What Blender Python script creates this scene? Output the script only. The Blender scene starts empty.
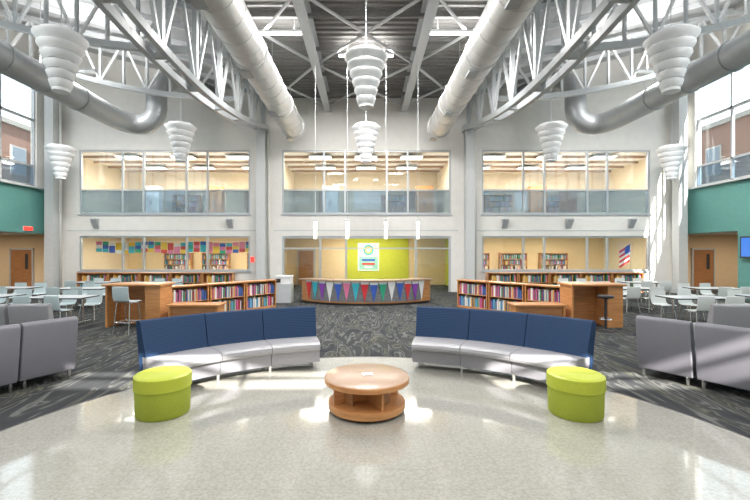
import bpy, math, random
from mathutils import Vector, Matrix
random.seed(7)
S=bpy.context.scene
COL=S.collection
# ---------------- materials ----------------
def mat(name,col,rough=0.5,metal=0.0,emit=None,es=0,noise=0.0,nscale=8,bump=0.0,spec=None):
    m=bpy.data.materials.new(name); m.use_nodes=True
    nt=m.node_tree; b=nt.nodes['Principled BSDF']
    b.inputs['Base Color'].default_value=(*col,1); b.inputs['Roughness'].default_value=rough
    b.inputs['Metallic'].default_value=metal
    if spec is not None: b.inputs['Specular IOR Level'].default_value=spec
    if emit: 
        b.inputs['Emission Color'].default_value=(*emit,1); b.inputs['Emission Strength'].default_value=es
    tc=nt.nodes.new('ShaderNodeTexCoord'); n=nt.nodes.new('ShaderNodeTexNoise')
    n.inputs['Scale'].default_value=nscale; n.inputs['Detail'].default_value=4
    nt.links.new(tc.outputs['Object'],n.inputs['Vector'])
    if noise>0:
        r=nt.nodes.new('ShaderNodeValToRGB')
        r.color_ramp.elements[0].position=.3; r.color_ramp.elements[1].position=.7
        r.color_ramp.elements[0].color=(*[c*(1-noise) for c in col],1)
        r.color_ramp.elements[1].color=(*[min(1,c*(1+noise)) for c in col],1)
        nt.links.new(n.outputs['Fac'],r.inputs['Fac']); nt.links.new(r.outputs['Color'],b.inputs['Base Color'])
    if bump>0:
        bp=nt.nodes.new('ShaderNodeBump'); bp.inputs['Strength'].default_value=bump
        nt.links.new(n.outputs['Fac'],bp.inputs['Height']); nt.links.new(bp.outputs['Normal'],b.inputs['Normal'])
    return m
def wood(name,c1,c2,sc=(1,1,12),rough=.35):
    m=mat(name,c1,rough); nt=m.node_tree; b=nt.nodes['Principled BSDF']
    tc=nt.nodes.new('ShaderNodeTexCoord'); mp=nt.nodes.new('ShaderNodeMapping'); mp.inputs['Scale'].default_value=sc
    n=nt.nodes.new('ShaderNodeTexNoise'); n.inputs['Scale'].default_value=2.5; n.inputs['Detail'].default_value=6
    r=nt.nodes.new('ShaderNodeValToRGB'); r.color_ramp.elements[0].position=.35; r.color_ramp.elements[1].position=.65
    r.color_ramp.elements[0].color=(*c1,1); r.color_ramp.elements[1].color=(*c2,1)
    nt.links.new(tc.outputs['Object'],mp.inputs['Vector']); nt.links.new(mp.outputs['Vector'],n.inputs['Vector'])
    nt.links.new(n.outputs['Fac'],r.inputs['Fac']); nt.links.new(r.outputs['Color'],b.inputs['Base Color'])
    return m
M={}
M['wall']=mat('wall_paint_offwhite',(.78,.76,.72),.8,noise=.03,nscale=3)
M['trim']=mat('trim_grey',(.57,.58,.58),.5,noise=.03)
M['teal']=mat('teal_paint',(.11,.30,.27),.7,noise=.04)
M['tan']=mat('tan_paint',(.66,.50,.32),.8,noise=.04)
M['warm']=mat('warm_paint',(.78,.60,.36),.8,noise=.05)
M['cream']=mat('cream_paint',(.74,.64,.48),.8,noise=.05)
M['lime']=mat('lime_paint',(.50,.53,.05),.8,noise=.04)
M['steel']=mat('painted_steel',(.48,.50,.51),.45,noise=.04)
M['steelw']=mat('white_steel',(.72,.73,.74),.45,noise=.03)
M['deck']=mat('deck_grey',(.22,.215,.205),.6,noise=.08)
M['roofw']=mat('roof_light',(.42,.43,.44),.7,noise=.04)
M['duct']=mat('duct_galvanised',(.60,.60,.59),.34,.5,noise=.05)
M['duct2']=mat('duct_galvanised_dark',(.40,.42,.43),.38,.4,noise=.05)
M['lantern']=mat('lantern_white',(.88,.89,.90),.5,noise=.02)
M['grey']=mat('grey_vinyl',(.25,.245,.27),.42,noise=.03,bump=.02,nscale=60)
M['greyL']=mat('grey_vinyl_seat',(.28,.275,.29),.38,noise=.03,bump=.02,nscale=60)
M['greyD']=mat('grey_vinyl_back',(.19,.185,.21),.5,noise=.04,bump=.02,nscale=60)
M['chrome']=mat('brushed_chrome',(.7,.7,.7),.25,1,noise=.02)
M['greenL']=mat('lime_vinyl',(.42,.47,.035),.45,noise=.04,nscale=40)
M['greenD']=mat('olive_fabric',(.34,.39,.035),.8,noise=.10,nscale=90,bump=.1)
M['wood']=wood('maple_orange',(.47,.20,.07),(.60,.29,.11))
M['woodd']=wood('door_wood',(.30,.13,.05),(.40,.19,.08))
M['lam']=mat('laminate_beige',(.42,.29,.21),.22,noise=.06,nscale=30)
M['lamg']=mat('laminate_grey',(.55,.58,.60),.3,noise=.04)
M['deskg']=mat('desk_front_grey',(.20,.205,.215),.4,noise=.25,nscale=14)
M['shell']=mat('chair_shell_bluegrey',(.50,.58,.60),.4,noise=.03)
M['shellw']=mat('chair_shell_white',(.68,.70,.69),.4,noise=.03)
M['black']=mat('black_plastic',(.03,.03,.035),.4,noise=.1)
M['frame']=mat('aluminium_frame',(.50,.52,.54),.4,.3,noise=.03)
M['frameD']=mat('outside_window_frame',(.35,.34,.32),.4,noise=.03)
M['paneD']=mat('outside_window_pane',(.16,.20,.24),.2,noise=.08)
M['paper']=mat('paper_white',(.85,.85,.85),.7,noise=.01)
M['stone']=mat('roof_coping_stone',(.30,.29,.27),.8,noise=.05)
M['lamp']=mat('lamp_glow',(1,1,1),.5,emit=(1,.97,.9),es=4)
M['screen']=mat('screen_blue',(.02,.08,.25),.3,emit=(.05,.2,.7),es=.8)
M['red']=mat('exit_red',(.7,.02,.02),.5,emit=(1,.05,.03),es=1.5)
M['mint']=mat('poster_mint',(.30,.62,.50),.6,noise=.15,nscale=5)
M['mint2']=mat('poster_pale',(.8,.85,.75),.6,noise=.1,nscale=9)
bookcols=[(.35,.04,.04),(.05,.10,.30),(.60,.55,.45),(.05,.22,.12),(.65,.35,.06),(.75,.75,.72),(.10,.30,.45),(.12,.10,.12),(.5,.1,.25)]
for i,c in enumerate(bookcols): M['bk%d'%i]=mat('book_cover_%d'%i,c,.6,noise=.08,nscale=20)
flagc=[(.8,.8,.8),(.25,.06,.40),(.65,.04,.05),(.05,.12,.50),(.03,.35,.20),(.85,.55,.05),(.05,.45,.55),(.75,.20,.35)]
for i,c in enumerate(flagc): M['fl%d'%i]=mat('pennant_felt_%d'%i,c,.8,noise=.05)

# striped navy
m=mat('navy_ribbed_fabric',(.03,.07,.20),.75,spec=.25); nt=m.node_tree; b=nt.nodes['Principled BSDF']
tc=nt.nodes.new('ShaderNodeTexCoord'); w=nt.nodes.new('ShaderNodeTexWave'); w.bands_direction='Z'; w.inputs['Scale'].default_value=11; w.inputs['Distortion'].default_value=.15
r=nt.nodes.new('ShaderNodeValToRGB'); r.color_ramp.elements[0].color=(.008,.025,.068,1); r.color_ramp.elements[1].color=(.020,.050,.118,1)
nt.links.new(tc.outputs['Object'],w.inputs['Vector']); nt.links.new(w.outputs['Fac'],r.inputs['Fac']); nt.links.new(r.outputs['Color'],b.inputs['Base Color'])
M['navy']=m
# vct
m=mat('vct_cream',(.6,.6,.5),.10); nt=m.node_tree; b=nt.nodes['Principled BSDF']
b.inputs['Coat Weight'].default_value=.8; b.inputs['Coat Roughness'].default_value=.04
tc=nt.nodes.new('ShaderNodeTexCoord')
n=nt.nodes.new('ShaderNodeTexNoise'); n.inputs['Scale'].default_value=34; n.inputs['Detail'].default_value=6; n.inputs['Roughness'].default_value=.7
r=nt.nodes.new('ShaderNodeValToRGB'); r.color_ramp.elements[0].position=.36; r.color_ramp.elements[1].position=.60
r.color_ramp.elements[0].color=(.315,.305,.265,1); r.color_ramp.elements[1].color=(.415,.405,.36,1)
br=nt.nodes.new('ShaderNodeTexBrick'); br.offset=0; br.inputs['Color1'].default_value=(1,1,1,1); br.inputs['Color2'].default_value=(.96,.96,.96,1)
br.inputs['Mortar'].default_value=(.84,.84,.82,1); br.inputs['Scale'].default_value=1; br.inputs['Brick Width'].default_value=.305; br.inputs['Row Height'].default_value=.305; br.inputs['Mortar Size'].default_value=.0025
mx=nt.nodes.new('ShaderNodeMix'); mx.data_type='RGBA'; mx.blend_type='MULTIPLY'; mx.inputs[0].default_value=1
nt.links.new(tc.outputs['Object'],n.inputs['Vector']); nt.links.new(tc.outputs['Object'],br.inputs['Vector'])
nt.links.new(n.outputs['Fac'],r.inputs['Fac']); nt.links.new(r.outputs['Color'],mx.inputs[6]); nt.links.new(br.outputs['Color'],mx.inputs[7]); nt.links.new(mx.outputs[2],b.inputs['Base Color'])
M['vct']=m
# carpet
m=mat('carpet_pattern',(.08,.08,.08),.95,spec=.05); nt=m.node_tree; b=nt.nodes['Principled BSDF']
tc=nt.nodes.new('ShaderNodeTexCoord')
mp=nt.nodes.new('ShaderNodeMapping'); mp.inputs['Rotation'].default_value=(0,0,.7); mp.inputs['Scale'].default_value=(2.2,.45,1)
w=nt.nodes.new('ShaderNodeTexNoise'); w.inputs['Scale'].default_value=1.1; w.inputs['Detail'].default_value=2; w.inputs['Distortion'].default_value=2.2
r=nt.nodes.new('ShaderNodeValToRGB'); e=r.color_ramp.elements
e[0].position=.30;e[0].color=(.034,.036,.040,1); e[1].position=.47; e[1].color=(.052,.054,.056,1)
for p_,c_ in((.50,(.14,.142,.135)),(.53,(.047,.048,.048)),(.60,(.057,.058,.055)),(.63,(.13,.13,.10)),(.66,(.052,.053,.05)),(.80,(.09,.09,.08))):
    x=r.color_ramp.elements.new(p_); x.color=(*c_,1)
nt.links.new(tc.outputs['Object'],mp.inputs['Vector']); nt.links.new(mp.outputs['Vector'],w.inputs['Vector']); nt.links.new(w.outputs['Fac'],r.inputs['Fac']); nt.links.new(r.outputs['Color'],b.inputs['Base Color'])
M['carpet']=m
# brick
m=mat('brick_red',(.4,.15,.1),.85); nt=m.node_tree; b=nt.nodes['Principled BSDF']
tc=nt.nodes.new('ShaderNodeTexCoord'); mp=nt.nodes.new('ShaderNodeMapping'); mp.inputs['Rotation'].default_value=(math.pi/2,0,math.pi/2)
br=nt.nodes.new('ShaderNodeTexBrick'); br.inputs['Color1'].default_value=(.24,.05,.03,1); br.inputs['Color2'].default_value=(.17,.038,.024,1); br.inputs['Mortar'].default_value=(.22,.13,.10,1); br.inputs['Scale'].default_value=1.5; br.inputs['Mortar Size'].default_value=.012
nt.links.new(tc.outputs['Object'],mp.inputs['Vector']); nt.links.new(mp.outputs['Vector'],br.inputs['Vector']); nt.links.new(br.outputs['Color'],b.inputs['Base Color'])
M['brick']=m
def glass(name,col,gl=.08,diff=0.0):
    m=bpy.data.materials.new(name); m.use_nodes=True; nt=m.node_tree; nt.nodes.clear()
    o=nt.nodes.new('ShaderNodeOutputMaterial'); t=nt.nodes.new('ShaderNodeBsdfTransparent'); t.inputs[0].default_value=(*col,1)
    g=nt.nodes.new('ShaderNodeBsdfGlossy'); g.inputs['Roughness'].default_value=.03
    mx=nt.nodes.new('ShaderNodeMixShader'); mx.inputs[0].default_value=gl
    nt.links.new(t.outputs[0],mx.inputs[1]); nt.links.new(g.outputs[0],mx.inputs[2]); last=mx
    if diff:
        d=nt.nodes.new('ShaderNodeBsdfDiffuse'); d.inputs[0].default_value=(.40,.48,.53,1)
        m2=nt.nodes.new('ShaderNodeMixShader'); m2.inputs[0].default_value=diff
        nt.links.new(mx.outputs[0],m2.inputs[1]); nt.links.new(d.outputs[0],m2.inputs[2]); last=m2
    nt.links.new(last.outputs[0],o.inputs[0]); return m
M['glass']=glass('clear_glass',(.96,.98,.98),.06)
M['glasst']=glass('tinted_glass',(.50,.61,.70),.08,.25)

# ---------------- mesh builder ----------------
class MB:
    def __init__(s): s.v=[];s.f=[];s.m=[];s.sm=[];s.mats=[];s.T=Matrix.Identity(4)
    def mi(s,k):
        if k not in s.mats: s.mats.append(k)
        return s.mats.index(k)
    def add(s,vs,fs,k,smooth=False):
        o=len(s.v); s.v+=[s.T@Vector(v) for v in vs]; i=s.mi(k)
        for f in fs: s.f.append([o+j for j in f]); s.m.append(i); s.sm.append(smooth)
    def box(s,x0,x1,y0,y1,z0,z1,k):
        vs=[(x0,y0,z0),(x1,y0,z0),(x1,y1,z0),(x0,y1,z0),(x0,y0,z1),(x1,y0,z1),(x1,y1,z1),(x0,y1,z1)]
        s.add(vs,[(0,3,2,1),(4,5,6,7),(0,1,5,4),(1,2,6,5),(2,3,7,6),(3,0,4,7)],k)
    def cyl(s,p1,p2,r1,k,r2=None,n=12,caps=True):
        p1=Vector(p1);p2=Vector(p2); r2=r1 if r2 is None else r2
        d=(p2-p1); q=d.to_track_quat('Z','Y')
        vs=[];
        for p,r in((p1,r1),(p2,r2)):
            for i in range(n):
                a=2*math.pi*i/n; vs.append(p+q@Vector((r*math.cos(a),r*math.sin(a),0)))
        s.add(vs,[(i,(i+1)%n,n+(i+1)%n,n+i) for i in range(n)],k,n>5)
        if caps: s.add(vs,[tuple(range(n-1,-1,-1)),tuple(range(n,2*n))],k)
    def beam(s,p1,p2,w,h,k):
        p1=Vector(p1);p2=Vector(p2); d=(p2-p1).normalized()
        up=Vector((0,0,1)); 
        if abs(d.z)>.98: up=Vector((0,1,0))
        sx=d.cross(up).normalized(); uz=sx.cross(d)
        vs=[]
        for p in(p1,p2):
            for a,b_ in((-1,-1),(1,-1),(1,1),(-1,1)): vs.append(p+sx*a*w/2+uz*b_*h/2)
        s.add(vs,[(0,1,2,3),(7,6,5,4),(0,4,5,1),(1,5,6,2),(2,6,7,3),(3,7,4,0)],k)
    def tube(s,pts,r,k,n=12):
        pts=[Vector(p) for p in pts]; vs=[]; prev=None
        for i,p in enumerate(pts):
            d=(pts[min(i+1,len(pts)-1)]-pts[max(i-1,0)]).normalized()
            if prev is None:
                a=Vector((0,0,1)) if abs(d.z)<.9 else Vector((1,0,0)); u=d.cross(a).normalized()
            else: u=(prev-d*prev.dot(d)).normalized()
            prev=u; w_=d.cross(u)
            for j in range(n):
                t=2*math.pi*j/n; vs.append(p+u*r*math.cos(t)+w_*r*math.sin(t))
        fs=[]
        for i in range(len(pts)-1):
            for j in range(n): fs.append((i*n+j,i*n+(j+1)%n,(i+1)*n+(j+1)%n,(i+1)*n+j))
        s.add(vs,fs,k,True); L=(len(pts)-1)*n
        s.add(vs,[tuple(range(n-1,-1,-1)),tuple(range(L,L+n))],k)
    def lathe(s,prof,c,k,n=48,smooth=True,caps=True):
        vs=[];c=Vector(c)
        for r,z in prof:
            for i in range(n):
                a=2*math.pi*i/n; vs.append(c+Vector((r*math.cos(a),r*math.sin(a),z)))
        fs=[]
        for p in range(len(prof)-1):
            for i in range(n): fs.append((p*n+i,p*n+(i+1)%n,(p+1)*n+(i+1)%n,(p+1)*n+i))
        s.add(vs,fs,k,smooth)
        L=(len(prof)-1)*n
        if caps and prof[0][0]>0: s.add(vs,[tuple(range(n-1,-1,-1))],k)
        if caps and prof[-1][0]>0: s.add(vs,[tuple(range(L,L+n))],k)
    def arc(s,prof,c,a0,a1,k,n=16,smooth=True):
        # prof polygon (r,z); angle from +Y toward +X, degrees
        vs=[];m_=len(prof)
        for i in range(n+1):
            a=math.radians(a0+(a1-a0)*i/n)
            for r,z in prof: vs.append((c[0]+r*math.sin(a),c[1]+r*math.cos(a),z))
        fs=[(i*m_+j,i*m_+(j+1)%m_,(i+1)*m_+(j+1)%m_,(i+1)*m_+j) for i in range(n) for j in range(m_)]
        s.add(vs,fs,k,smooth); s.add(vs,[tuple(range(m_-1,-1,-1)),tuple(range(n*m_,n*m_+m_))],k)
    def ext(s,prof,x0,x1,k,smooth=False):
        # prof polygon in (y,z) extruded along x
        m_=len(prof); vs=[(x0,y,z) for y,z in prof]+[(x1,y,z) for y,z in prof]
        s.add(vs,[(j,(j+1)%m_,m_+(j+1)%m_,m_+j) for j in range(m_)],k,smooth); s.add(vs,[tuple(range(m_-1,-1,-1)),tuple(range(m_,2*m_))],k)
    def build(s,name,parent=None,origin=True,bevel=0,sharp=35):
        vs=s.v
        o=Vector((0,0,0))
        if origin and vs:
            mn=[min(v[i] for v in vs) for i in range(3)]; mx=[max(v[i] for v in vs) for i in range(3)]
            o=Vector(((mn[0]+mx[0])/2,(mn[1]+mx[1])/2,mn[2]))
        me=bpy.data.meshes.new(name); me.from_pydata([v-o for v in vs],[],s.f)
        for k in s.mats: me.materials.append(M[k])
        me.polygons.foreach_set('material_index',s.m); me.polygons.foreach_set('use_smooth',s.sm)
        me.update()
        import bmesh
        bm=bmesh.new(); bm.from_mesh(me)
        bmesh.ops.remove_doubles(bm,verts=bm.verts,dist=1e-5)
        bmesh.ops.recalc_face_normals(bm,faces=bm.faces)
        for e_ in bm.edges:
            if len(e_.link_faces)==2 and e_.calc_face_angle(0)>math.radians(sharp): e_.smooth=False
        bm.to_mesh(me); bm.free()
        ob=bpy.data.objects.new(name,me); COL.objects.link(ob); ob.location=o
        if bevel:
            bv=ob.modifiers.new('bevel','BEVEL'); bv.width=bevel; bv.segments=2; bv.limit_method='ANGLE'
        if parent:
            ob.parent=parent; ob.location=o-parent.location
        return ob
def place(ob,loc,rz=0):
    ob.location=loc; ob.rotation_euler[2]=math.radians(rz); return ob
def copy(ob,loc,rz=0):
    n=bpy.data.objects.new(ob.name.split('.')[0],ob.data); COL.objects.link(n)
    for md in ob.modifiers:
        q=n.modifiers.new(md.name,md.type)
        if md.type=='BEVEL': q.width=md.width;q.segments=md.segments;q.limit_method='ANGLE'
    n.location=loc; n.rotation_euler[2]=math.radians(rz)
    for ch in ob.children:
        c=bpy.data.objects.new(ch.name,ch.data); COL.objects.link(c); c.parent=n; c.location=ch.location
    return n
def grid_wall(mb,axis,p0,p1,a0,a1,z0,z1,ops,k,kf=None):
    xs=sorted(set([a0,a1]+[o[0] for o in ops]+[o[1] for o in ops])); 
    for i in range(len(xs)-1):
        xa,xb=xs[i],xs[i+1]; blocks=sorted([(o[2],o[3]) for o in ops if o[0]<=xa+1e-6 and o[1]>=xb-1e-6])
        cur=z0
        for b0,b1 in blocks+[(z1,z1)]:
            if b0>cur+1e-6:
                if axis=='x': mb.box(xa,xb,p0,p1,cur,b0,k)
                else: mb.box(p0,p1,xa,xb,cur,b0,k)
            cur=max(cur,b1)

# ---------------- shell ----------------
YB=20.0; XS=15.8; YF=-6.0
b=MB(); b.box(-23,23,YF-.3,28,-.2,0,'carpet'); b.build('floor',origin=False)
b=MB(); b.lathe([(4.19,.002),(4.19,.008),(0.0,.008)],(0,3.41,0),'vct',n=128,smooth=False,caps=False)
b.lathe([(4.19,.001),(4.19,.010),(4.22,.010),(4.22,.001)],(0,3.41,0),'black',n=128,smooth=False,caps=False); b.build('floor_round_tile',origin=False)

ops=[(-14.35,-5.8,3.9,7.1),(-4.2,4.25,3.9,7.1),(5.8,14.2,3.9,7.1),(-14.35,-5.8,1.05,2.8),(-4.2,4.25,0,2.8),(5.8,14.2,1.05,2.8)]
b=MB(); grid_wall(b,'x',YB,YB+.3,-16.1,16.1,0,13.2,ops,'wall')
b.build('wall_back',origin=False)
b=MB()
for x0,x1 in((-15,-5.5),(-4.6,4.6),(5.5,15)):
    b.box(x0,x1,YB-.02,YB,3.05,3.1,'trim')
b.build('trim_1',origin=False)
def side(sg,name,ops2,lowk):
    b=MB(); x0,x1=(XS,XS+.3) if sg>0 else (-XS-.3,-XS)
    grid_wall(b,'y',x0,x1,YF,YB,10.8,13.2,[],'wall')
    grid_wall(b,'y',x0,x1,19.2,YB,5.1,10.8,[],'wall')
    grid_wall(b,'y',x0,x1,YF,YB,2.9,5.1,[],'teal')
    grid_wall(b,'y',x0,x1,YF,YB,0,2.9,ops2,lowk)
    b.build(name,origin=False)
side(-1,'wall_left',[(12,20,0,2.9)],'teal'); side(1,'wall_right',[(17.0,20,0,2.9)],'teal')
n=0
for sg in(-1,1):
    b=MB(); n+=1; x=sg*(XS+.15)
    ys=[YF+i*(19.2-YF)/14 for i in range(15)]
    for y in ys: b.box(x-.06,x+.06,y-.04,y+.04,5.1,10.8,'frame')
    for z in(5.15,6.1,8.3,10.75): b.box(x-.06,x+.06,YF,19.2,z-.05,z+.05,'frame')
    b.box(x-.005,x+.005,YF,19.2,6.1,10.8,'glass'); b.box(x-.005,x+.005,YF,19.2,5.1,6.1,'glasst')
    b.box(x-sg*.25-.1,x-sg*.25+.1,YF,19.3,5.02,5.1,'frame')
    b.build('window_%d'%n,origin=False)
# front wall (behind the viewer) with unseen slots added to throw sun patches
slots=[(-10,-6.6),(-2.5,1.7),(4.1,9)]
b=MB(); grid_wall(b,'x',YF-.12,YF,-16.1,16.1,0,13.2,[(a,c,7.7,8.3) for a,c in slots],'wall'); b.build('wall_front',origin=False)
b=MB()
for x0,x1 in slots:
    k_=max(2,int((x1-x0)/1.3))
    for i in range(k_+1):
        x=x0+(x1-x0)*i/k_; b.box(x-.04,x+.04,YF-.1,YF-.04,7.7,8.3,'frame')
    b.box(x0,x1,YF-.1,YF-.04,8.02,8.09,'frame')
b.build('window_3',origin=False)  # bars across the added sun slots, out of view
# ceiling
b=MB()
ribs=[]
nz=int((YB-YF)/.3)
for i in range(nz+1):
    y=YF+i*.3
    ribs+= [(y,9.78),(y+.13,9.78),(y+.16,9.70),(y+.27,9.70)]
vs=[(-5.3,y,z) for y,z in ribs]+[(5.3,y,z) for y,z in ribs]; L=len(ribs)
b.add(vs,[(i,i+1,L+i+1,L+i) for i in range(L-1)],'deck')
b.box(-5.3,5.3,YF,YB,9.85,9.95,'deck')
b.build('ceiling',origin=False)
for sg in(-1,1):
    b=MB()
    vs=[(sg*5.2,YF,9.75),(sg*16.1,YF,12.6),(sg*16.1,YB,12.6),(sg*5.2,YB,9.75)]
    vs+=[(x,y,z+.2) for x,y,z in vs]
    b.add(vs,[(0,1,2,3),(7,6,5,4),(0,4,5,1),(1,5,6,2),(2,6,7,3),(3,7,4,0)],'roofw')
    for i in range(18):
        y=YF+.7+i*1.5
        b.beam((sg*5.2,y,9.65),(sg*15.8,y,12.42),.08,.18,'steelw')
    b.build('ceiling_slope_%s'%('left' if sg<0 else 'right'),origin=False)
for sg in(-1,1):
    b=MB(); x=sg*1.9
    b.box(x-.16,x+.16,YF,YB,9.0,9.05,'steel'); b.box(x-.03,x+.03,YF,YB,9.05,9.65,'steel'); b.box(x-.16,x+.16,YF,YB,9.62,9.68,'steel')
    b.build('ceiling_beam',origin=False)
b=MB()
for i in range(12):
    y=-4+i*2.1
    b.box(-5.0,5.0,y-.05,y+.05,9.5,9.68,'deck')
for i in range(5):
    y0=-2+i*4.4; 
    for xa,xb in((-5,-1.9),(-1.9,1.9),(1.9,5)):
        b.cyl((xa,y0,9.3),(xb,y0+4.4,9.3),.05,'steelw',n=8); b.cyl((xb,y0,9.34),(xa,y0+4.4,9.34),.05,'steelw',n=8)
b.build('ceiling_bracing',origin=False)
# longitudinal belly trusses
def zb(y): return 8.2-1.35*abs(math.sin(math.pi*(20-y)/18))
for sg in(-1,1):
    b=MB(); x=sg*5.1; N=26
    ys=[20-.05-i*1.0 for i in range(N)]
    for dx in(-.22,.22):
        for i in range(N-1):
            b.beam((x+dx,ys[i],zb(ys[i])),(x+dx,ys[i+1]-.02,zb(ys[i+1])),.14,.2,'steel')
    b.box(x-.15,x+.15,YF,YB,9.45,9.65,'steel')
    for i in range(0,N-1,2):
        b.beam((x,ys[i],zb(ys[i])),(x,ys[i],9.5),.14,.14,'steel')
        j=min(i+1,N-1); b.beam((x,ys[i],zb(ys[i])),(x,ys[j],9.5),.09,.09,'steel')
        j2=min(i+2,N-1); b.beam((x,ys[j],9.5),(x,ys[j2],zb(ys[j2])),.09,.09,'steel')
        b.box(x-.25,x+.25,ys[i]-.06,ys[i]+.06,zb(ys[i])-.06,zb(ys[i])+.06,'steel')
    b.build('roof_truss',origin=False)
# transverse trusses
def zl(X): return 8.3+.021*(X-5.1)**2
def zt(X): return 9.55+.23*(X-5.1)
for yy in(4.5,8.5,12.5,16.5):
    for sg in(-1,1):
        b=MB(); N=11; Xs=[5.2+i*(15.75-5.2)/N for i in range(N+1)]
        for i in range(N):
            b.beam((sg*Xs[i],yy,zl(Xs[i])),(sg*Xs[i+1],yy,zl(Xs[i+1])),.16,.2,'steel')
            b.beam((sg*Xs[i],yy,zt(Xs[i])),(sg*Xs[i+1],yy,zt(Xs[i+1])),.16,.16,'steel')
            b.beam((sg*Xs[i],yy,zl(Xs[i])),(sg*Xs[i],yy,zt(Xs[i])),.09,.09,'steel')
            p=(zl,zt) if i%2==0 else (zt,zl)
            b.beam((sg*Xs[i],yy,p[0](Xs[i])),(sg*Xs[i+1],yy,p[1](Xs[i+1])),.08,.08,'steelw')
        b.build('roof_cross_truss',origin=False)
# columns
for x,y,w,h in((-5.15,19.75,.42,8.25),(5.1,19.75,.42,8.25),(-15.3,19.5,.42,10.5),(15.3,19.5,.42,10.5)):
    b=MB(); b.box(x-w/2,x+w/2,y-.22,y+.22,0,h,'trim'); b.box(x-w/2-.1,x+w/2+.1,y-.24,y+.24,h-.3,h,'steel'); b.box(x-w/2-.05,x+w/2+.05,y-.235,y+.235,0,.2,'steel')
    b.cyl((x+w/2+.12,y+.1,0),(x+w/2+.12,y+.1,h-.3),.05,'wall',n=8)
    b.build('column',origin=True)
# windows on back wall
def win(X0,X1,Z0,Z1,muls,hz,tz=None,full=True):
    global n; n+=1; b=MB()
    for x in [X0+.04]+muls+[X1-.04]: b.box(x-.045,x+.045,YB+.04,YB+.16,Z0,Z1,'frame')
    for z in [Z0+.04,Z1-.04]+hz: b.box(X0,X1,YB+.05,YB+.15,z-.04,z+.04,'frame')
    z_=Z0
    if tz: b.box(X0,X1,YB+.095,YB+.105,Z0,tz,'glasst'); z_=tz
    b.box(X0,X1,YB+.098,YB+.102,z_,Z1,'glass')
    if full: b.box(X0-.05,X1+.05,YB-.06,YB+.04,Z0-.07,Z0,'frame')
    b.build('window_%d'%n,origin=False)
def mm(l): return [(p-366)/20 for p in l]
win(-14.35,-5.8,3.9,7.1,mm([122,143,186,207]),[5.1],5.06)
win(-4.2,4.25,3.9,7.1,mm([324,345,387,408]),[5.1],5.06)
win(5.8,14.2,3.9,7.1,mm([524,545,588,608]),[5.1],5.06)
win(-14.35,-5.8,1.05,2.8,mm([122,143,186,207]),[])
win(5.8,14.2,1.05,2.8,mm([524,545,588,608]),[])
n+=1; b=MB()
for x in (-4.15,-2.3,-1.0,2.5,4.2): b.box(x-.05,x+.05,YB+.04,YB+.16,0,2.8,'frame')
b.box(-4.2,4.25,YB+.05,YB+.15,2.68,2.8,'frame'); b.box(-4.2,4.25,YB+.05,YB+.15,2.15,2.22,'frame'); b.box(-4.15,-2.3,YB+.09,YB+.1,0,2.7,'glass');b.box(2.5,4.2,YB+.09,YB+.1,0,2.7,'glass')
b.build('window_%d'%n,origin=False)
# rooms behind
b=MB()
b.box(-16,16,YB+.3,27,3.15,3.85,'wall')
b.build('floor_upper',origin=False)
b=MB(); b.box(-16,16,YB+.3,27,7.35,7.5,'wall')
for i in range(5): b.box(-16,16,20.9+i*1.3,21.0+i*1.3,7.22,7.35,'lam')
b.build('ceiling_upper',origin=False)
b=MB(); b.box(-23,23,27,27.2,0,3.5,'warm'); b.box(-16.2,16.2,27,27.2,3.5,7.5,'cream')
for x in(-16.2,16.0): b.box(x,x+.2,YB+.3,27,0,7.5,'cream')
for x in(-5.0,4.8): b.box(x,x+.15,YB+.3,27,3.85,7.35,'cream')
b.build('wall_rear',origin=False)
b=MB(); b.box(-4.9,-1.2,24.5,24.6,0,3.15,'warm'); b.box(-1.2,2.6,24.45,24.6,0,3.15,'lime'); b.box(2.6,5,24.5,24.6,0,3.15,'warm')
b.box(-5.0,-4.85,YB+.3,24.6,0,3.15,'warm'); b.box(4.85,5.0,YB+.3,24.6,0,3.15,'lime')
b.build('wall_office',origin=False)
b=MB(); b.box(-4.2,-3.1,24.38,24.49,0,2.15,'frame'); b.box(-4.1,-3.2,24.34,24.4,0,2.08,'woodd'); b.box(-3.4,-3.3,24.28,24.34,.98,1.02,'chrome'); b.build('door_1')
b2=MB(); b2.box(-.5,.8,24.41,24.44,.85,2.55,'mint2'); b2.box(-.42,.72,24.395,24.41,.92,1.72,'mint'); b2.cyl((.15,24.41,2.12),(.15,24.39,2.12),.32,'fl6',n=24); b2.cyl((.15,24.39,2.12),(.15,24.38,2.12),.22,'fl5',n=24); b2.cyl((.15,24.38,2.12),(.15,24.37,2.12),.14,'mint2',n=24)
b2.box(-.25,.55,24.385,24.395,1.45,1.58,'fl3'); b2.box(-.25,.55,24.385,24.395,1.22,1.33,'fl2'); b2.box(-.1,.4,24.385,24.395,1.02,1.12,'paper'); b2.build('wall_poster')
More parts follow.
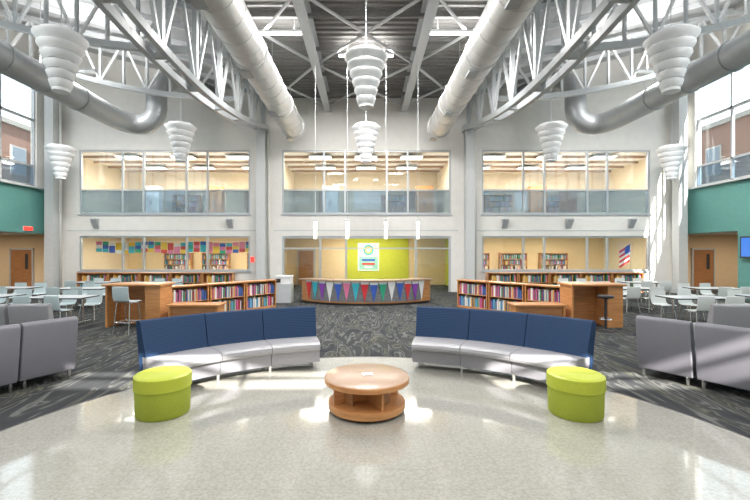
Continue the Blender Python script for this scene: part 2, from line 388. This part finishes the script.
# upper room content
b=MB()
for x,w_,k_ in((-13.5,1.6,'lamg'),(-10.8,1.2,'paper'),(-8.2,1.8,'lam'),(-3.2,1.3,'woodd'),(-.8,2.2,'paper'),(2.6,1.1,'lam'),(7,1.5,'lamg'),(10,2,'paper'),(13,1.2,'woodd')):
    b.box(x,x+w_,26.93,27,3.9 if k_=='woodd' else 4.9,6.2,k_)
b.build('wall_panel',origin=False)
for z,xs_ in((7.21,(-13,-10,-7,-2.5,0,2.5,7,10,13)),(3.14,(-13,-10,-7,-2,2,7,10,13))):
    for x in xs_:
        for y in((21.9,24.7) if z>5 else (22,)):
            b=MB(); b.box(x-.62,x+.62,y-.32,y+.32,z-.03,z,'frame'); b.box(x-.58,x+.58,y-.28,y+.28,z-.04,z-.03,'lamp'); b.build('recessed_ceiling_light')
def shelfunit(wd,h,dp,rows,kname='wood',single=False,nm='bookcase'):
    b=MB(); hw=wd/2
    b.box(-hw,-hw+.04,-dp/2,dp/2,0,h,kname); b.box(hw-.04,hw,-dp/2,dp/2,0,h,kname)
    b.box(-hw,hw,dp/2-.02,dp/2,0,h,kname); b.box(-hw-.015,hw+.015,-dp/2-.02,dp/2+.015,h,h+.04,kname)
    b.box(-hw,hw,-dp/2+.03,dp/2,0,.08,kname)
    rh=(h-.08)/rows
    for i in range(1,rows): b.box(-hw+.04,hw-.04,-dp/2+.01,dp/2-.02,.08+i*rh-.02,.08+i*rh,kname)
    ob=b.build(nm,origin=False,bevel=.004)
    c=MB()
    for i in range(rows):
        x=-hw+.06; z=.08+i*rh+.001
        while x<hw-.1:
            t=random.uniform(.02,.06); hh=rh*random.uniform(.6,.86)
            if random.random()<.06: x+=random.uniform(.05,.2); continue
            c.box(x,x+t,-dp/2+.03+random.uniform(0,.03),dp/2-.06,z,z+hh,'bk%d'%random.randrange(9)); x+=t+.002
    co=c.build('books',origin=False); co.parent=ob
    return ob
proto=shelfunit(1.26,.96,.42,2)
dr=Vector((2.4,3.0,0)).normalized()
for i in range(3):
    p=Vector((-5.45,12.1,0))+dr*(i*1.31); 
    if i==0: place(proto,p,51.3)
    else: copy(proto,p,51.3)
    copy(proto,(-p.x+.05,p.y,0),-51.3)
pw=shelfunit(1.5,.95,.35,2)
xs=[-13.4+i*1.53 for i in range(5)]
place(pw,(xs[0],19.74,0),0)
for x in xs[1:]: copy(pw,(x,19.74,0))
for x in[6.7+i*1.53 for i in range(5)]: copy(pw,(x,19.74,0))
pt=shelfunit(1.8,1.9,.35,5,nm='tall_bookcase'); place(pt,(-12.5,26.7,0))
for x in(-10,-7,7.3,9.8,12.5): copy(pt,(x,26.7,0))
for x in(-11.9,-7.0,1.9,8.8,12.0): copy(pt,(x,26.6,3.85))
def cabinet(x,y,z,k):
    b=MB(); b.box(-.5,.5,-.25,.25,.05,2.2,k); b.box(-.48,-.01,-.27,-.25,.1,2.15,k); b.box(.01,.48,-.27,-.25,.1,2.15,k); b.box(-.06,-.03,-.3,-.27,1,1.3,'chrome'); b.box(.03,.06,-.3,-.27,1,1.3,'chrome'); b.box(-.46,.46,-.22,.22,0,.05,'black')
    o=b.build('storage_cabinet',origin=False); place(o,(x,y,z))
for x,k in((-13.2,'lamg'),(-9.3,'wood'),(-2.2,'lamg'),(3.6,'wood'),(6.6,'lamg'),(10.6,'wood')): cabinet(x,24.8,3.85,k)
# alcoves
for sg,nm in((-1,'left'),(1,'right')):
    b=MB(); xo=sg*22; xa,xb=sorted((sg*16.1,xo)); y0=12 if sg<0 else 14
    b.box(xa,xb,21,21.15,0,2.9,'tan'); 
    b.box(min(xo,xo+sg*.2),max(xo,xo+sg*.2),y0,21.1,0,2.9,'tan'); b.box(xa,xb,y0-.15,y0,0,2.9,'tan'); b.box(xa,xb,y0,21.1,2.9,3.0,'wall')
    x0,x1=sorted((sg*15.8,sg*16.1)); b.box(x0,x1,20.3,21,0,2.9,'tan')
    b.build('wall_alcove_'+nm,origin=False)
def door(nm,x0,x1,y):
    y-=.005
    b=MB(); b.box(x0-.08,x0,y-.06,y,0,2.2,'frame'); b.box(x1,x1+.08,y-.06,y,0,2.2,'frame'); b.box(x0-.08,x1+.08,y-.06,y,2.12,2.2,'frame')
    b.box(x0,x1,y-.04,y,0,2.12,'woodd'); b.box(x1-.36,x1-.2,y-.05,y-.035,1.1,1.9,'black'); b.box(x0+.08,x0+.2,y-.09,y-.04,1.0,1.03,'chrome'); b.build(nm)
door('door_2',-18.6,-17.5,21); door('door_3',17.15,18.2,21)
b=MB(); b.box(-15.79,-15.76,18.4,18.9,3.0,3.2,'paper'); b.box(-15.77,-15.72,18.42,18.88,3.02,3.18,'red'); b.build('exit_sign')
b=MB(); b.box(15.66,15.79,15.3,16.75,1.75,2.65,'black'); b.box(15.65,15.67,15.36,16.69,1.81,2.59,'screen'); b.build('wall_television')
b=MB()
for x0,x1 in((-15,-14.35),(-5.8,-5.4),(5.4,5.8)): b.box(x0,x1,YB-.02,YB,0,.12,'black')
b.build('baseboard_back',origin=False)
for px in(97,231,504,568,630):
    b=MB(); x=(px-366)/20; b.add([(x-.12,YB,3.2),(x+.12,YB,3.2),(x+.12,YB,3.65),(x-.12,YB,3.65),(x-.12,YB-.08,3.2),(x+.12,YB-.08,3.2),(x+.16,YB-.3,3.6),(x-.16,YB-.3,3.6),(x-.16,YB-.3,3.65),(x+.16,YB-.3,3.65)],
      [(0,3,2,1),(0,1,5,4),(4,5,6,7),(7,6,9,8),(8,9,2,3),(1,2,9,6,5),(0,4,7,8,3)],'frame'); b.build('wall_sconce')
b=MB(); b.box(-5.75,-5.6,YB-.06,YB-.001,1.5,1.75,'red'); b.build('fire_alarm')

# ---------------- ducts ----------------
for sg in(-1,1):
    b=MB(); x=sg*3.4; b.cyl((x,YF+.05,7.85),(x,18.6,7.85),.5,'duct',n=32)
    for i in range(34):
        y=YF+.5+i*.72; b.cyl((x,y,7.85),(x,y+.03,7.85),.512,'duct',n=32)
    for i in range(6):
        y=YF+.8+i*4.2; b.cyl((x,y,7.85),(x,y+.06,7.85),.535,'duct',n=32)
    b.cyl((x,18.6,7.85),(x,18.66,7.85),.56,'duct',n=32)
    for i in range(7):
        y=-3+i*3.5; b.cyl((x,y,8.3),(x,y,9.6),.012,'steel',n=6); b.box(x-.35,x-.05,y+.8,y+1.3,7.33,7.40,'duct2')
    b.build('air_duct',origin=False)
    X0=10.2
    b=MB(); pts=[(sg*X0,YF+.05,7.45),(sg*X0,5,7.45),(sg*X0,15.3,7.45)]
    def q(a0,b0,c0,N=7):
        a0,b0,c0=map(Vector,(a0,b0,c0))
        return [a0*(1-t)**2+2*b0*t*(1-t)+c0*t*t for t in [k/N for k in range(N+1)]]
    pts+=q((sg*X0,16.0,7.45),(sg*X0,16.9,7.45),(sg*9.75,17.1,7.45))+q((sg*9.6,17.15,7.47),(sg*9.1,17.25,7.6),(sg*9.05,17.3,8.2))+q((sg*9.05,17.3,8.7),(sg*9.05,17.35,9.5),(sg*8.6,18.1,9.7))+[(sg*7.9,19.1,9.75),(sg*7.6,19.9,9.75)]
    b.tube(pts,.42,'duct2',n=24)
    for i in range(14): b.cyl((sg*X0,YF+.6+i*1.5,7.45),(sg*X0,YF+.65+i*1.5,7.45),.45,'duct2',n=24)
    b.build('curved_air_duct',origin=False)

# ---------------- lanterns ----------------
def lantern():
    b=MB()
    tiers=6; H=1.35
    rs=[.27,.32,.38,.45,.52,.60]
    b.cyl((0,0,-.08),(0,0,.02),.2,'lantern',n=24)
    for i,r in enumerate(rs):
        z0=i*H/tiers
        b.lathe([(r*.74,z0),(r*.82,z0+.015),(r*.93,z0+.10),(r,z0+.165),(r,z0+.185),(r*.97,z0+.19),(r*.80,z0+.195),(r*.78,z0+.2),(r*.80,z0+H/tiers)],(0,0,0),'lantern',n=40,caps=False)
    b.cyl((0,0,H-.02),(0,0,H+.06),.48,'lantern',n=32)
    b.cyl((0,0,H+.05),(0,0,9.45-6.1),.012,'steel',n=6)
    return b.build('pendant_lantern',origin=False,sharp=50)
ln=lantern(); place(ln,(0,11,6.05))
copy(ln,(0.0,16.3,5.75))
for sg in(-1,1):
    copy(ln,(sg*7.85,10.3,6.2)); copy(ln,(sg*7.5,16.2,5.75)); copy(ln,(sg*13.9,18.2,5.4))
for x in(-1.9,-.7,.75,1.95):
    b=MB(); b.cyl((x,15,2.5),(x,15,3.15),.055,'lamp',n=16); b.cyl((x,15,3.15),(x,15,3.2),.06,'chrome',n=16); b.cyl((x,15,3.2),(x,15,9.5),.008,'steel',n=6); b.build('pendant_light')

# ---------------- linear lights, added fill ----------------
def area(nm,loc,sx,sy,e,col=(1,1,1),rot=(0,0,0)):
    l=bpy.data.lights.new(nm,'AREA'); l.shape='RECTANGLE'; l.size=sx; l.size_y=sy; l.energy=e; l.color=col
    o=bpy.data.objects.new(nm,l); COL.objects.link(o); o.location=loc; o.rotation_euler=rot; return o
NEU=(1,.985,.965)
for x,y,L,e in((-2.7,4,1.8,190),(2.7,4,1.8,190),(-.0,9.5,1.8,400),(-3,13,2,450),(3,13,2,450),(0,14.5,2,420),(0,1,2.4,150),(-3,-2,2.4,240),(3,-2,2.4,240)):  # rows over and behind the camera are unseen, added as fill
    b=MB(); b.box(x-L/2,x+L/2,y-.1,y+.1,9.12,9.18,'steelw'); b.box(x-L/2+.02,x+L/2-.02,y-.09,y+.09,9.10,9.12,'lamp')
    b.cyl((x-L/3,y,9.18),(x-L/3,y,9.7),.01,'steel',n=6); b.cyl((x+L/3,y,9.18),(x+L/3,y,9.7),.01,'steel',n=6); b.build('linear_ceiling_light')
    if e: area('linear_lamp',(x,y,9.09),L-.1,.18,e,NEU)
    area('added_uplight',(x,y,9.2),L-.1,.18,30,NEU,(math.pi,0,0))  # upward fill added above the fixture to brighten the ceiling
for sg in(-1,1):
    for y in(0,6.5,14.5):
        b=MB(); X=sg*11; b.box(X-1.2,X+1.2,y-.12,y+.12,8.54,8.6,'steelw'); b.cyl((X-.8,y,8.6),(X-.8,y,11.1),.01,'steel',n=6); b.build('linear_ceiling_light')
        area('linear_lamp',(X,y,8.52),2.3,.2,480,NEU)
        area('added_uplight',(X,y,8.62),2.3,.2,220,NEU,(math.pi,0,0))  # added upward fill for the outer roof slopes
# room lamps
for x in(-12,-8,8,12):
    area('room_lamp',(x,23.2,3.1),2.4,1.2,330,(1,.88,.68)); area('room_lamp',(x,23.2,7.16),2.4,1.2,320,(1,.94,.84))
area('room_lamp',(0,22.5,3.1),4,1.2,250,(1,.93,.75)); area('room_lamp',(-2.2,23.2,7.16),3,1.6,220,(1,.94,.84)); area('room_lamp',(2.2,23.2,7.16),3,1.6,220,(1,.94,.84))
area('alcove_lamp',(-18.5,18,2.88),1.2,.6,120,(1,.87,.7)); area('alcove_lamp',(18.5,18,2.88),1.2,.6,120,(1,.87,.7))

# ---------------- sofas ----------------
CC=(0,3.41)
def sofa(s):
    b=MB(); A=[13,26.3,39.6,53]
    for i in range(3):
        a0,a1=s*(A[i]+.07),s*(A[i+1]-.07)
        b.arc([(3.50,.13),(3.47,.30),(3.47,.33),(4.12,.33),(4.12,.13)],CC,a0,a1,'grey')
        b.arc([(3.44,.335),(3.40,.36),(3.39,.40),(3.41,.44),(3.46,.465),(3.6,.475),(4.0,.46),(4.13,.45),(4.13,.335)],CC,a0,a1,'greyL')
        b.arc([(4.02,.455),(4.05,.50),(4.20,.93),(4.23,.965),(4.28,.975),(4.33,.96),(4.35,.92),(4.27,.50),(4.20,.13),(4.14,.13),(4.14,.45)],CC,a0,a1,'navy')
    for a in A:
        a_=math.radians(s*(a+(1.5 if a==13 else -1.5 if a==53 else 0)))
        for r in(3.58,4.12):
            x,y=CC[0]+r*math.sin(a_),CC[1]+r*math.cos(a_); b.cyl((x,y,.0),(x,y,.14),.022,'chrome',r2=.035,n=12)
    b.build('curved_sofa')
sofa(-1); sofa(1)
# ottomans
b=MB()
R=.325
b.lathe([(R-.03,.008),(R-.015,.03),(R-.008,.34)],(0,0,0),'greenD'); b.lathe([(R-.008,.34),(R+.002,.345),(R+.005,.455),(R,.49),(R-.02,.505),(R-.06,.512),(.0,.515)],(0,0,0),'greenL',caps=False)
b.lathe([(R-.005,.336),(R+.006,.340),(R+.006,.344),(R-.005,.348)],(0,0,0),'greenD',caps=False)
o=b.build('round_ottoman',origin=False); place(o,(-2.52,4.97,0)); copy(o,(2.59,4.95,0))
# coffee table
b=MB(); R=.535
b.lathe([(0,.37),(R-.01,.37),(R,.375),(R,.43),(R-.005,.437)],(0,0,0),'wood',n=64,caps=False)
b.lathe([(R-.005,.437),(R-.02,.443),(0,.443)],(0,0,0),'lam',n=64,caps=False)
b.lathe([(0,.045),(R-.06,.045),(R-.05,.055),(R-.05,.125),(R-.06,.13),(0,.13)],(0,0,0),'wood',n=64)
for a in range(4):
    t=math.radians(a*90+25); c_,s_=math.cos(t),math.sin(t)
    b.beam((0,0,.25),(c_*(R-.09),s_*(R-.09),.25),.03,.245,'wood')
    b.cyl((c_*.36,s_*.36,0.008),(c_*.36,s_*.36,.05),.03,'black',n=14)
b.arc([(.28,.13),(.30,.13),(.30,.375),(.28,.375)],(0,0),35,145,'woodd'); b.arc([(.28,.13),(.30,.13),(.30,.375),(.28,.375)],(0,0),215,325,'woodd')
o=b.build('round_coffee_table',origin=False); place(o,(0.01,5.08,0))
b=MB(); b.box(-.07,.07,-.05,.05,0,.004,'paper'); o=b.build('paper_note',origin=False); place(o,(.02,5.1,.444),12)

# lounge chairs
def lounge(k1,k2,wd=.72):
    b=MB(); h=wd/2
    back=[(.0,.13),(-.02,.2),(-.10,.90),(-.09,.95),(-.05,.98),(.0,.975),(.03,.94),(.13,.47),(.13,.13)]
    b.ext(back,-h,h,k1,True)
    seat=[(.135,.14),(.135,.46),(.70,.48),(.76,.46),(.78,.40),(.76,.33),(.72,.14)]
    b.ext(seat,-h+.003,h-.003,k2,True)
    for x in(-h+.07,h-.07):
        for y in(.04,.66): b.cyl((x,y,0),(x,y,.14),.018,'chrome',r2=.03,n=12)
    return b.build('lounge_chair',origin=False,bevel=.015)
lc=lounge('greyD','grey'); place(lc,(4.62,6.2,0),-56)
copy(lc,(5.04,5.56,0),-58); copy(lc,(5.42,4.90,0),-60)
copy(lc,(-4.82,6.08,0),62); copy(lc,(-5.14,5.40,0),65); copy(lc,(-5.40,4.68,0),68)
l2=lounge('greyL','greyL'); place(l2,(-6.65,7.95,0),8); copy(l2,(-7.42,7.85,0),6); copy(l2,(7.2,7.9,0),-8); copy(l2,(7.98,7.8,0),-6)

# chairs
def chair(nm,sh,k,w=.44,bk=.40):
    b=MB()
    c=[(-.22,sh-.01),(-.18,sh+.012),(0,sh-.005),(.12,sh),(.18,sh+.03),(.215,sh+.12),(.235,sh+bk-.04),(.235,sh+bk)]
    t=.018
    prof=[(y,z) for y,z in c]+[(y+t*.8,z-t*.4) for y,z in reversed(c)]
    b.ext(prof,-w/2,w/2,k,True)
    for sx in(-1,1):
        b.tube([(sx*(w/2-.04),-.14,sh-.02),(sx*(w/2),-.2,0)],.012,'chrome',n=8); b.tube([(sx*(w/2-.04),.14,sh-.02),(sx*(w/2),.22,0)],.012,'chrome',n=8)
        b.tube([(sx*(w/2-.04),-.14,sh-.03),(sx*(w/2-.04),.14,sh-.03)],.01,'chrome',n=8)
    if sh>.6:
        z=.28
        for y in(-.18,.19): b.tube([(-(w/2-.01),y,z),((w/2-.01),y,z)],.01,'chrome',n=8)
        for sx in(-1,1): b.tube([(sx*(w/2-.01),-.18,z),(sx*(w/2-.01),.2,z)],.01,'chrome',n=8)
    return b.build(nm,origin=False)
ch=chair('dining_chair',.45,'shell'); chw=chair('dining_chair',.45,'shellw')
def table():
    b=MB(); b.box(-.8,.8,-.4,.4,.715,.745,'lamg'); b.box(-.81,.81,-.41,.41,.71,.74,'black')
    for sx in(-1,1):
        b.cyl((sx*.6,0,.04),(sx*.6,0,.71),.03,'chrome',n=12); b.box(sx*.6-.03,sx*.6+.03,-.33,.33,0,.04,'chrome')
    return b.build('study_table',origin=False)
tb=table(); first=True; fc=True; fw=True
T=[(-8.6,11.3),(-11.0,11.6),(-9.9,14.0),(-12.6,14.2),(-8.6,16.6),(-11.4,16.8)]
T2=[(9.2,11.2),(11.7,11.4),(9.2,14.0),(12.2,14.0),(9.0,16.6),(11.6,16.8)]
for (x,y) in T+T2:
    if first: place(tb,(x,y,0)); first=False
    else: copy(tb,(x,y,0))
    for dx,dy,rz in((-.4,-.62,180),(.4,-.6,172),(-.4,.62,0),(.4,.6,6)):
        src=chw if x>0 else ch
        if x>0 and fw: place(chw,(x+dx,y+dy,0),rz); fw=False
        elif x<0 and fc: place(ch,(x+dx,y+dy,0),rz); fc=False
        else: copy(src,(x+dx,y+dy,0),rz)
def bar(x0,x1,y0,y1,z):
    b=MB(); b.box(x0,x1,y0,y1,z-.05,z,'wood')
    b.box(x0+.05,x0+.1,y0+.08,y1-.05,0,z-.05,'wood'); b.box(x1-.45,x1-.05,y0+.08,y1-.05,0,z-.05,'wood'); b.box(x0+.1,x1-.45,y1-.12,y1-.08,.0,z-.05,'wood')
    b.build('bar_height_table',bevel=.006)
bar(-6.95,-5.4,10.5,11.3,1.15); bar(5.4,6.85,10.5,11.3,1.15)
bc=chair('bar_chair',.78,'shell',.44,.38); place(bc,(-5.9,9.9,0),170)
b=MB(); b.lathe([(.2,.0),(.2,.015),(.05,.04),(.03,.06),(.03,.80),(.1,.84)],(0,0,0),'black',n=24); b.lathe([(.17,.84),(.19,.86),(.19,.89),(.17,.91),(0,.915)],(0,0,0),'black',n=24)
b.lathe([(.14,.30),(.15,.31),(.14,.32)],(0,0,0),'chrome',n=24,caps=False); b.box(-.14,.14,-.01,.01,.3,.32,'chrome'); o=b.build('bar_stool',origin=False); place(o,(6.05,10.1,0))
def lowunit(x,y,rz,h=.62):
    b=MB(); b.box(-.7,.7,-.3,.3,h-.05,h,'wood'); b.box(-.66,-.6,-.26,.26,0,h-.05,'wood'); b.box(.6,.66,-.26,.26,0,h-.05,'wood'); b.box(-.6,.6,-.22,.24,.0,h-.05,'wood'); b.box(-.57,.57,-.24,-.22,.08,h-.12,'woodd')
    o=b.build('display_cabinet',origin=False,bevel=.005); place(o,(x,y,0),rz)
lowunit(-4.6,10.9,0,.6)
lowunit(4.65,10.9,0,.6)

# circulation desk
b=MB(); C=(0,18.3)
b.arc([(3.45,.08),(3.45,.90),(2.85,.90),(2.85,.08)],C,180-48,180+48,'wood',n=32)
b.arc([(3.465,.14),(3.465,.88),(3.44,.88),(3.44,.14)],C,180-38,180+38,'deskg',n=32)
b.arc([(3.40,.0),(3.40,.08),(2.9,.08),(2.9,.0)],C,180-47,180+47,'black',n=32)
b.arc([(3.55,.90),(3.55,.95),(2.80,.95),(2.80,.90)],C,180-49,180+49,'lam',n=32)
desk=b.build('circulation_desk',origin=False)
b=MB()
for i in range(15):
    a0=180-41+i*5.6; r=3.485+.004*(i%2)
    def P(a,z,rr=r): t=math.radians(a); return (C[0]+rr*math.sin(t),C[1]+rr*math.cos(t),z)
    k_='fl%d'%[0,1,2,3,0,4,3,2,6,7,3,0,1,6,2][i]
    zt_=.88-.03*math.sin(i*1.3)
    vs=[P(a0,zt_),P(a0+5.2,zt_),P(a0+2.6,zt_-.75)]; vs+=[P(a0,zt_,r-.006),P(a0+5.2,zt_,r-.006),P(a0+2.6,zt_-.75,r-.006)]
    b.add(vs,[(0,1,2),(5,4,3),(0,3,4,1),(1,4,5,2),(2,5,3,0)],k_)
    vs=[P(a0-.1,zt_+.03,r+.004),P(a0+5.3,zt_+.03,r+.004),P(a0+4.9,zt_-.07,r+.004),P(a0+.3,zt_-.07,r+.004)]
    b.add(vs,[(0,1,2,3)],'fl0')
g_=b.build('pennant_garland',origin=False); g_.parent=desk
b=MB(); b.box(-.3,.3,-.3,.3,0,.75,'lamg'); b.box(-.28,.28,-.28,.28,.75,1.0,'paper'); b.box(-.3,.3,-.3,.3,1.0,1.06,'paper'); b.box(-.3,-.1,-.32,-.3,.8,.95,'black'); o=b.build('copier',origin=False,bevel=.01); place(o,(-3.25,16.0,0),0)
# bunting in left window
def bunting(xa,cnt,ph):
    b=MB()
    for i in range(cnt):
        x=xa+i*.335; z=2.55-.10*math.sin(i/23*math.pi*3+ph)**2
        ks=[random.choice([0,2,3,5,4,6,7]) for _ in range(3)]
        for j in range(3): b.box(x,x+.30,20.6,20.61,z-.18*(j+1),z-.18*j,'fl%d'%ks[j])
    b.tube([(xa-.1,20.6,2.55),(xa+cnt*.335,20.6,2.55)],.01,'paper',n=6); b.build('flag_bunting',origin=False)
bunting(-13.9,24,0)
# US flag
b=MB(); b.cyl((13.8,20.9,0),(13.8,20.9,2.5),.02,'chrome',n=8); b.cyl((13.8,20.9,0),(13.8,20.9,.05),.15,'chrome',n=16)
for i in range(7):
    z=2.4-i*.13; b.add([(13.77,20.9,z),(13.2,20.85,z-.35),(13.2,20.85,z-.48),(13.77,20.9,z-.13)],[(0,1,2,3)],'fl2' if i%2==0 else 'fl0')
b.add([(13.77,20.89,2.41),(13.5,20.865,2.41-.16),(13.5,20.865,1.85),(13.77,20.89,2.0)],[(0,1,2,3)],'fl3'); b.build('american_flag',origin=False)
# outside brick buildings + ground
for sg in(-1,1):
    b=MB(); x0,x1=sorted((sg*23.5,sg*28)); b.box(x0,x1,5,45,0,10.4,'brick'); b.box(min(sg*23.3,sg*28),max(sg*23.3,sg*28),4.8,45,10.4,10.7,'stone')
    for i in range(7):
        for z in(2.5,7.2):
            y=6+i*5.1; xa,xb=sorted((sg*23.42,sg*23.5)); b.box(xa,xb,y,y+1.2,z,z+1.9,'frameD'); xa,xb=sorted((sg*23.40,sg*23.42)); b.box(xa,xb,y+.1,y+1.1,z+.1,z+1.8,'paneD')
    b.build('brick_building',origin=False)
b=MB(); b.box(-70,70,-60,90,-.4,-.21,'trim'); b.build('ground',origin=False)

# ---------------- lighting ----------------
w=bpy.data.worlds.new('World'); S.world=w; w.use_nodes=True
bg=w.node_tree.nodes['Background']; bg.inputs[0].default_value=(.82,.92,1,1); bg.inputs[1].default_value=2.2
l=bpy.data.lights.new('sun','SUN'); l.energy=19; l.angle=.008; l.color=(1,.96,.89)
o=bpy.data.objects.new('sun',l); COL.objects.link(o); d=Vector((-.18,1,-.65)); o.rotation_euler=d.to_track_quat('-Z','Y').to_euler()
S.view_settings.view_transform='Standard'
S.view_settings.exposure=.18
# ---------------- camera ----------------
c=bpy.data.cameras.new('camera'); c.sensor_width=36; c.lens=19.2; c.shift_x=.012; c.shift_y=.0027; c.clip_end=300
o=bpy.data.objects.new('camera',c); COL.objects.link(o); o.location=(0,0,2.0); o.rotation_euler=(math.pi/2,0,0); S.camera=o
